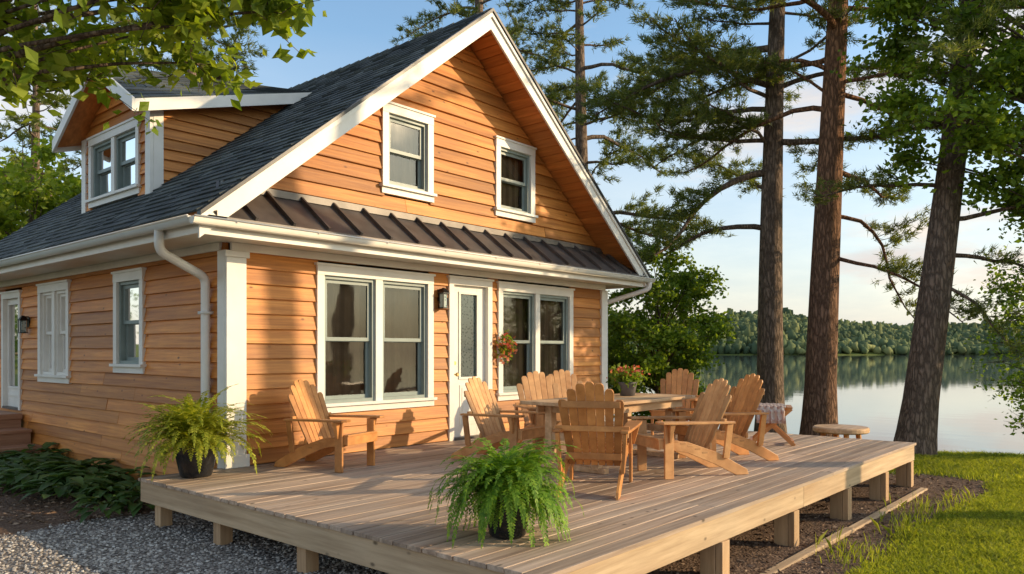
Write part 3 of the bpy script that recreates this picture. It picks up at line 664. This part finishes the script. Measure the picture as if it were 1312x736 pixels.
def ico():
    t=(1+5**.5)/2; v=np.array([(-1,t,0),(1,t,0),(-1,-t,0),(1,-t,0),(0,-1,t),(0,1,t),(0,-1,-t),(0,1,-t),(t,0,-1),(t,0,1),(-t,0,-1),(-t,0,1)],float); v/=np.linalg.norm(v[0])
    f=np.array([(0,11,5),(0,5,1),(0,1,7),(0,7,10),(0,10,11),(1,5,9),(5,11,4),(11,10,2),(10,7,6),(7,1,8),(3,9,4),(3,4,2),(3,2,6),(3,6,8),(3,8,9),(4,9,5),(2,4,11),(6,2,10),(8,6,7),(9,8,1)]); return v,f
iv,iF=ico()
def blobs(P,S,rng,jit=.25):
    n=len(P); a=rng.uniform(0,6.28,n); c,s=np.cos(a),np.sin(a); vv=iv[None]*S[:,None,:]*(1+rng.normal(size=(n,12,1))*jit)
    x=vv[...,0]*c[:,None]-vv[...,1]*s[:,None]; y=vv[...,0]*s[:,None]+vv[...,1]*c[:,None]
    V=np.stack([x,y,vv[...,2]],-1)+P[:,None,:]; F=(iF[None]+np.arange(n)[:,None,None]*12).reshape(-1,3); return V.reshape(-1,3),F
rng=np.random.default_rng(21)
def scatter(n,x0,x1,y0,y1,p=1.25):
    x=rng.uniform(x0,x1,n);y=y0+(y1-y0)*rng.random(n)**p; return SH*x+CH*y,-CH*x+SH*y
u,v=scatter(26000,-6.5,.6,4.2,9.5); g_,s_=masks(u,v); k=(g_>rng.random(len(u))*.9+.05); u,v=u[k],v[k]
P=np.stack([u,v,gz(u,v)+.004],-1); s=rng.uniform(.006,.015,len(u))[:,None]*np.array([1.2,1,.7]); Vp,Fp=blobs(P,s,rng)
def rmat(name,st,vscale=None):
    m,nt,b=newmat(name); g=N(nt,'NewGeometry').outputs['Random Per Island']; col=ramp(nt,g,st)
    if vscale:
        co=N(nt,'TexCoord').outputs['Object']; col=mixc(nt,1.0,col,ramp(nt,noise(nt,co,vscale,4,.6),[(.38,(.55,.62,.6)),(.62,(1.25,1.2,1.05))]),'MULTIPLY')
    nt.links.new(col,b.inputs['Base Color']); b.inputs['Roughness'].default_value=.9; b.inputs['Specular IOR Level'].default_value=.1; return m
npmesh('gravel',[(Vp,Fp,0,False)],[rmat('pebbles',[(0,(.19,.165,.145)),(.4,(.36,.325,.29)),(.75,(.46,.42,.375)),(1,(.63,.59,.53))])])
u1,v1=scatter(16000,-8,-1,7.5,15); u2,v2=scatter(16000,1,9,5,15); u=np.concatenate([u1,u2]);v=np.concatenate([v1,v2]); g_,s_=masks(u,v); k=(g_<.3)&(s_<.5)&~((u>U0)&(u<U1)&(v>V0)); u,v=u[k],v[k]
C=np.stack([u,v,gz(u,v)+.008],-1); Vm,Fm=leaves_np(C,.05,rng,.85,.4); npmesh('mulch',[(Vm,Fm,0,False)],[rmat('bark_chips',[(0,(.08,.05,.033)),(.5,(.20,.13,.085)),(1,(.37,.27,.19))])])
ua,va=scatter(190000,2,8.5,5.2,10.5,1.0); ub,vb=scatter(120000,3,13.5,10,19,1.0); u=np.concatenate([ua,ub]);v=np.concatenate([va,vb]); g_,s_=masks(u,v); zz=gz(u,v)
k=(s_>rng.random(len(u))*.8+.1)&(zz>-.78); u,v,zz=u[k],v[k],zz[k]; n=len(u)
den=sn(u*2.2,v*2.2)+.6*sn(u*6.3+1,v*5.7); h=(.032+.032*rng.random(n)+.026*np.clip(den,0,1.3))*(1+1.8*np.exp(-np.abs(zz+.5)/.18)*(u>12)); a=rng.uniform(0,6.28,n); w=.004+.003*rng.random(n); ln=rng.normal(size=(n,2))*.6*h[:,None]
B=np.stack([u,v,zz],-1); s=np.stack([np.cos(a),np.sin(a),0*a],-1)*w[:,None]; mid=B+np.stack([ln[:,0]*.35,ln[:,1]*.35,h*.6],-1); tip=B+np.stack([ln[:,0],ln[:,1],h],-1)
Vg=np.stack([B-s,B+s,mid+s*.8,tip,mid-s*.8],1).reshape(-1,3); Fg=(np.arange(n)[:,None]*5+np.array([[0,1,2,3,4]])); npmesh('lawn_grass',[(Vg,Fg,0,False)],[M['grass']])
def tufts(name,pts,hmin,hmax,nb,mat,spread=.12):
    P=np.repeat(np.array(pts),nb,axis=0); n=len(P); P=P+np.concatenate([rng.normal(size=(n,2))*spread,np.zeros((n,1))],1); P[:,2]=gz(P[:,0],P[:,1])
    h=rng.uniform(hmin,hmax,n); a=rng.uniform(0,6.28,n); w=rng.uniform(.003,.006,n); ln=rng.normal(size=(n,2))*.4*h[:,None]; s=np.stack([np.cos(a),np.sin(a),0*a],-1)*w[:,None]
    mid=P+np.stack([ln[:,0]*.3,ln[:,1]*.3,h*.6],-1); tip=P+np.stack([ln[:,0],ln[:,1],h*.95],-1)
    V=np.stack([P-s,P+s,mid+s*.8,tip,mid-s*.8],1).reshape(-1,3); F=(np.arange(n)[:,None]*5+np.array([[0,1,2,3,4]])); return npmesh(name,[(V,F,0,False)],[mat])
pts=[]
for _ in range(16): pts.append((rng.uniform(6.8,12),rng.uniform(1.9,2.3),0))
for _ in range(150):
    x=rng.uniform(4,12.5); yy=np.interp(x,SX,SY)-rng.uniform(.3,2.0); pts.append((*W(x,yy),0))
tufts('tall_grass',pts,.06,.20,26,M['grass'],.12)
# ------------------------------------------------------------ trees
def needles(C,D,rng,K=14,L=.15,w=.016,spread=.9):
    C=np.repeat(C,K,0); D=np.repeat(D,K,0); m=len(C); d=D*.7+rng.normal(size=(m,3))*spread*.55; d[:,2]+=.18; d/=np.linalg.norm(d,axis=1)[:,None]+1e-9
    s=np.cross(d,rng.normal(size=(m,3))); s/=np.linalg.norm(s,axis=1)[:,None]+1e-9; l=(L*rng.uniform(.6,1.2,m))[:,None]; s=s*w*.5
    b=C+rng.normal(size=(m,3))*.03; V=np.stack([b-s,b+s,b+d*l],1).reshape(-1,3); return V,np.arange(3*m).reshape(-1,3)
def pine(name,x,y,h,r,px_top,cb,nb,Lmax,seed,bark,K=14,L=.15,w=.017,dens=1.0,manual=(),tuft=1.0):
    rng=np.random.default_rng(seed); u,v=W(x,y); z0=float(gz(u,v))-.15; mb=MB()
    tu,tv=W(px_top,y); dx,dy=tu-u,tv-v
    def tp(t): return np.array([dx*t+.10*math.sin(t*5+seed),dy*t+.10*math.cos(t*4+seed)-.10*math.cos(seed),h*t])-np.array([.10*math.sin(seed),0,0])
    ts=np.linspace(0,1,26); rad=[r*(1.3 if i==0 else (1.1 if i==1 else 1))*(1-.86*t**1.1)+.015 for i,t in enumerate(ts)]
    mb.tube([tp(t) for t in ts],rad,14)
    C=[];D=[];specs=[]
    for b in range(nb):
        t=cb/h+(1-cb/h)*(b+rng.random())/nb; az=b*2.399+rng.normal()*.4
        rel=(t-cb/h)/(1-cb/h); L_=Lmax*(1.0-.72*rel)*rng.uniform(.55,1.15); specs.append((t,az,L_,R(rng.uniform(-8,22)),rng.uniform(-.2,.5)))
    for (z,azc,L_,el,cur) in manual:
        a=W(math.cos(azc),math.sin(azc)); specs.append((z/h,math.atan2(a[1],a[0]),L_,el,cur))
    for (t,az,L_,el,cur) in specs:
        p=tp(t); ns=9; pts=[p]; e=el; a=az; rb=max(.012,.018*L_*rng.uniform(.7,1.1))
        for i in range(ns):
            a+=rng.normal()*.18; e+=-.10*cur+rng.normal()*.14+(.10*cur*2 if i>5 else 0); p=p+np.array([math.cos(a)*math.cos(e),math.sin(a)*math.cos(e),math.sin(e)])*L_/ns; pts.append(p)
        mb.tube(pts,[rb*(1-.85*i/ns)+.004 for i in range(ns+1)],6)
        pts=np.array(pts)
        nsub=max(5,int(L_*4.6*dens))
        for k in range(nsub):
            q=.30+.70*(k+rng.random())/nsub; i=min(ns-1,int(q*ns)); f=q*ns-i; o=pts[i]*(1-f)+pts[i+1]*f; sl=L_*.34*(1.15-q*.7)*rng.uniform(.5,1.2); sa=a+(-1)**k*rng.uniform(.4,1.3) if q<.93 else a
            se=rng.uniform(-.2,.45); sp=[o]; 
            for j in range(4):
                o=o+np.array([math.cos(sa)*math.cos(se),math.sin(sa)*math.cos(se),math.sin(se)])*sl/4; sa+=rng.normal()*.2; se+=rng.normal()*.12; sp.append(o)
            mb.tube(sp,[.010,.008,.006,.005,.003],3,cap=False); sp=np.array(sp)
            nt_=max(4,int(sl*15*dens*tuft))
            for j in range(nt_):
                g=.08+.92*(j+rng.random())/nt_; i=min(3,int(g*4)); f=g*4-i; c=sp[i]*(1-f)+sp[i+1]*f+rng.normal(size=3)*.07*np.array([1,1,.6]); d=sp[i+1]-sp[i]; C.append(c); D.append(d/(np.linalg.norm(d)+1e-9))
    V,F=needles(np.array(C),np.array(D),rng,K,L,w)
    F4=np.array([f for f in mb.f if len(f)==4])
    o=npmesh(name,[(np.array(mb.v),F4,0,True),(V,F,1,False)],[bark,M['needle']]); o.location=(u,v,z0); return o
pine('offscreen_pine_tree',5.75,17.0,17,.29,6.0,6.0,30,4.6,11,M['barkP'],16,.16,.022,manual=((4.9,2.9,3.4,.2,.9),(6.2,3.3,4.2,.1,.6),(7.6,2.8,4.3,.15,.8),(6.9,3.5,3.6,-.05,.5),(8.6,3.1,4.5,.1,.4),(7.2,3.0,3.0,.1,.3),(8.1,3.3,3.8,.1,.3),(9.0,2.7,4.5,.0,.3)))
pine('offscreen_pine_tree',6.42,16.0,18,.32,6.95,7.0,28,4.2,12,M['barkR'],16,.16,.022,manual=((5.0,-.2,3.2,-.15,1.2),(4.2,-.5,3.0,-.35,.2),(6.0,.3,3.0,.0,.8),(7.2,2.9,3.6,.2,.8),(8,3.2,3.4,.1,.5),(7.6,.2,3.4,.1,.5)))
pine('white_pine_tree',7.55,14.4,15,.31,9.1,5.6,18,3.4,13,M['barkP'],14,.14,.022,manual=((3.9,-.1,2.6,-.05,.6),(4.6,-.3,3.0,.05,1.0),(5.2,3.2,2.4,.2,.8),(3.4,-.4,2.2,-.1,1.0)))
pine('white_pine_tree',2.1,23.0,17,.28,2.1,5.5,50,4.4,14,M['barkP'],13,.18,.028)
pine('white_pine_tree',-.9,24.5,19,.28,-.9,7.0,46,4.2,15,M['barkP'],13,.18,.028)
pine('white_pine_tree',-10.2,24,19,.28,-9.9,8.8,34,4.2,16,M['barkP'],12,.18,.028)
pine('white_pine_tree',-19.5,31,17,.28,-19.5,4,40,4.6,17,M['barkP'],10,.22,.045,dens=.8)
pine('offscreen_pine_tree',13.5,8.2,17,.24,13.5,9.5,16,3,61,M['barkP'],6,.2,.03,dens=.6)  # out of view, added for its trunk shadow across lawn and deck
def decid(name,x,y,h,r,cen,rad,nclump,nleaf,lsize,seed,mat,bark,crad=.7,flat=.3):
    rng=np.random.default_rng(seed); u,v=W(x,y); z0=float(gz(u,v))-.1; mb=MB()
    cu,cv=W(cen[0],cen[1]); c=np.array([cu-u,cv-v,cen[2]-z0]); ex=np.array([SH,-CH,0]);ey=np.array([CH,SH,0]);ez=np.array([0,0,1.])
    top=c*np.array([.8,.8,1])+np.array([0,0,rad[2]*.3]); ts=np.linspace(0,1,12)
    tr=[np.array([top[0]*t**1.5,top[1]*t**1.5,top[2]*t])+.06*np.array([math.sin(t*7+seed),math.cos(t*6),0]) for t in ts]
    mb.tube(tr,[r*(1-.8*t)+.01 for t in ts],10)
    CL=[]
    while len(CL)<nclump:
        p=rng.uniform(-1,1,3); q=np.linalg.norm(p)
        if q>1 or q<.35: continue
        CL.append(c+ex*p[0]*rad[0]+ey*p[1]*rad[1]+ez*p[2]*rad[2])
    CC=[]
    for p in CL:
        t=np.clip((p[2]-.3*rad[2])/top[2]*.8,.25,.95); i=min(10,int(t*11)); o=tr[i]; l=np.linalg.norm(p-o); m1=o*.5+p*.5+np.array([0,0,.12*l])+rng.normal(size=3)*.1
        P=[o*(1-s)**2+m1*2*s*(1-s)+p*s*s for s in np.linspace(0,1,7)]; rb=max(.008,min(r*.4,.008*l+.004)); mb.tube(P,[rb*(1-.85*s)+.003 for s in np.linspace(0,1,7)],5,cap=False)
        nl=int(nleaf*rng.uniform(.5,1.4)); s=crad*rng.uniform(.6,1.25); ntw=9
        for k in range(ntw):
            d=rng.normal(size=3); d[2]=d[2]*.5+.1; d/=np.linalg.norm(d); e=p+d*s*rng.uniform(.6,1.3); mb.tube([p,(p+e)/2+rng.normal(size=3)*.04,e],[.006,.004,.002],3,cap=False)
            tt=rng.random(nl//ntw)**.7; CC.append(p+(e-p)*tt[:,None]+rng.normal(size=(len(tt),3))*s*.16)
    CC=np.concatenate(CC); V,F=leaves_np(CC,lsize,rng,flat,.65)
    F4=np.array([f for f in mb.f if len(f)==4])
    o=npmesh(name,[(np.array(mb.v),F4,0,True),(V,F,1,False)],[bark,mat]); o.location=(u,v,z0); return o
decid('maple_tree',13.2,14.0,10,.25,(10.4,13.6,6.9),(4.1,1.9,3.0),120,340,.13,31,M['leafG'],M['barkD'],.70)
decid('lakeside_shrub',3.2,16.8,4,.08,(3.25,16.8,1.9),(1.35,1.3,2.0),80,340,.10,32,M['leafG'],M['barkD'],.42)
decid('lakeside_shrub',1.7,18.5,4,.08,(1.7,18.5,1.4),(1.6,1.3,1.5),50,260,.10,33,M['leafG'],M['barkD'],.45)
decid('birch_tree',11.8,14.6,6,.09,(10.4,14.2,2.2),(1.8,1.5,2.4),75,130,.09,34,M['leafG'],M['barkD'],.55)
decid('oak_tree',-6.6,4.6,8,.2,(-3.6,5.6,4.65),(2.2,1.4,1.05),82,150,.12,35,M['leafY'],M['barkD'],.42)
for i,(x,y,hh) in enumerate(((-17,27,5.5),(-23,33,6.5),(-13,38,6),(-28,28,7),(-19,44,8))):
    decid('background_birch',x,y,hh,.2,(x,y,hh),(3.6,3.2,hh*.62),90,170,.28,40+i,M['leafY'],M['barkD'],1.1)
rng=np.random.default_rng(77); n=16000; x=rng.uniform(-400,900,n); far=rng.random(n)**1.0*150; y=470+35*np.sin(x/110.)+20*np.sin(x/41.)+far-8
u,v=SH*x+CH*y,-CH*x+SH*y; z=gz(u,v); hgt=rng.uniform(2.0,4.6,n)*(1+.2*np.sin(x/60))*np.where(rng.random(n)<.06,1.5,1); P=np.stack([u,v,np.maximum(z,-.6)+hgt*.75],-1); S=np.stack([rng.uniform(1.6,3.4,n),rng.uniform(1.6,3.4,n),hgt],-1)
Vf,Ff=blobs(P,S,rng,.28)
npmesh('distant_forest',[(Vf,Ff,0,True)],[rmat('hazed_distant_foliage',[(0,(.085,.12,.07)),(.5,(.12,.155,.075)),(1,(.19,.205,.09))],.03)])  # haze of distance put into the base colour as greyed greens
rng=np.random.default_rng(78); n=420; x=rng.uniform(-120,-18,n); y=rng.uniform(45,110,n)
u,v=SH*x+CH*y,-CH*x+SH*y; CC=np.stack([u,v,gz(u,v)+rng.uniform(1,11,n)],-1); CC=np.repeat(CC,130,0)+rng.normal(size=(n*130,3))*np.array([2.2,2.2,1.6]); V,F=leaves_np(CC,.7,rng,.3,.7); npmesh('background_forest',[(V,F,0,False)],[M['leafD']])
# ------------------------------------------------------------ world, sun, camera
AZ=R(-50); EL=R(17)
w=bpy.data.worlds.new('World'); scene.world=w; w.use_nodes=True; nt=w.node_tree; L=nt.links; bg=nt.nodes['Background']
sky=N(nt,'TexSky'); sky.sky_type='NISHITA'; sky.sun_disc=False; sky.sun_elevation=EL; sky.sun_rotation=R(90)-AZ; sky.air_density=1.0; sky.dust_density=1.0; sky.ozone_density=1.4
co=N(nt,'TexCoord').outputs['Generated']; n1=noise(nt,co,2.1,8,.58,(1,1,3.6)); cl=ramp(nt,n1,[(.46,(0,0,0)),(.66,(.95,.95,.95))])
n2=noise(nt,co,5,7,.6,(1,1,4.5)); 
sx=N(nt,'SeparateXYZ'); L.new(co,sx.inputs[0]); hz=ramp(nt,sx.outputs[2],[(0,(.9,.9,.9)),(.12,(.55,.55,.55)),(.38,(.04,.04,.04)),(.7,(0,0,0))])
mx=N(nt,'Math',operation='MAXIMUM'); L.new(cl,mx.inputs[0]); L.new(hz,mx.inputs[1])
sk=mixc(nt,1.0,sky.outputs[0],(1.5,1.78,1.85),'MULTIPLY')
ccol=ramp(nt,n2,[(.35,(.80,.79,.80)),(.62,(1,.95,.88))]); ccol=mixc(nt,1.0,ccol,(7.1,6.5,6.0),'MULTIPLY')
c=mixc(nt,mx.outputs[0],sk,ccol); L.new(c,bg.inputs[0]); bg.inputs[1].default_value=.15
sd=Vector((math.cos(AZ)*math.cos(EL),math.sin(AZ)*math.cos(EL),math.sin(EL)))
sl_=bpy.data.lights.new('sun','SUN'); sl_.energy=5.0; sl_.angle=R(.5); sl_.color=(1,.75,.45); so=bpy.data.objects.new('sun',sl_); link(so); so.rotation_euler=(-sd).to_track_quat('-Z','Y').to_euler(); so.location=(20,-20,20)
cam=bpy.data.cameras.new('camera'); co_=bpy.data.objects.new('camera',cam); link(co_); co_.location=(0,0,1.7); co_.rotation_euler=(R(90),0,HEAD-R(90))
cam.lens=36*979/1312; cam.sensor_width=36; cam.shift_y=82/1312; cam.clip_end=6000; cam.clip_start=.05
scene.camera=co_
scene.view_settings.view_transform='Standard'; scene.view_settings.look='None'; scene.view_settings.exposure=0
print('polys',sum(len(o.data.polygons) for o in scene.objects if o.type=='MESH'))
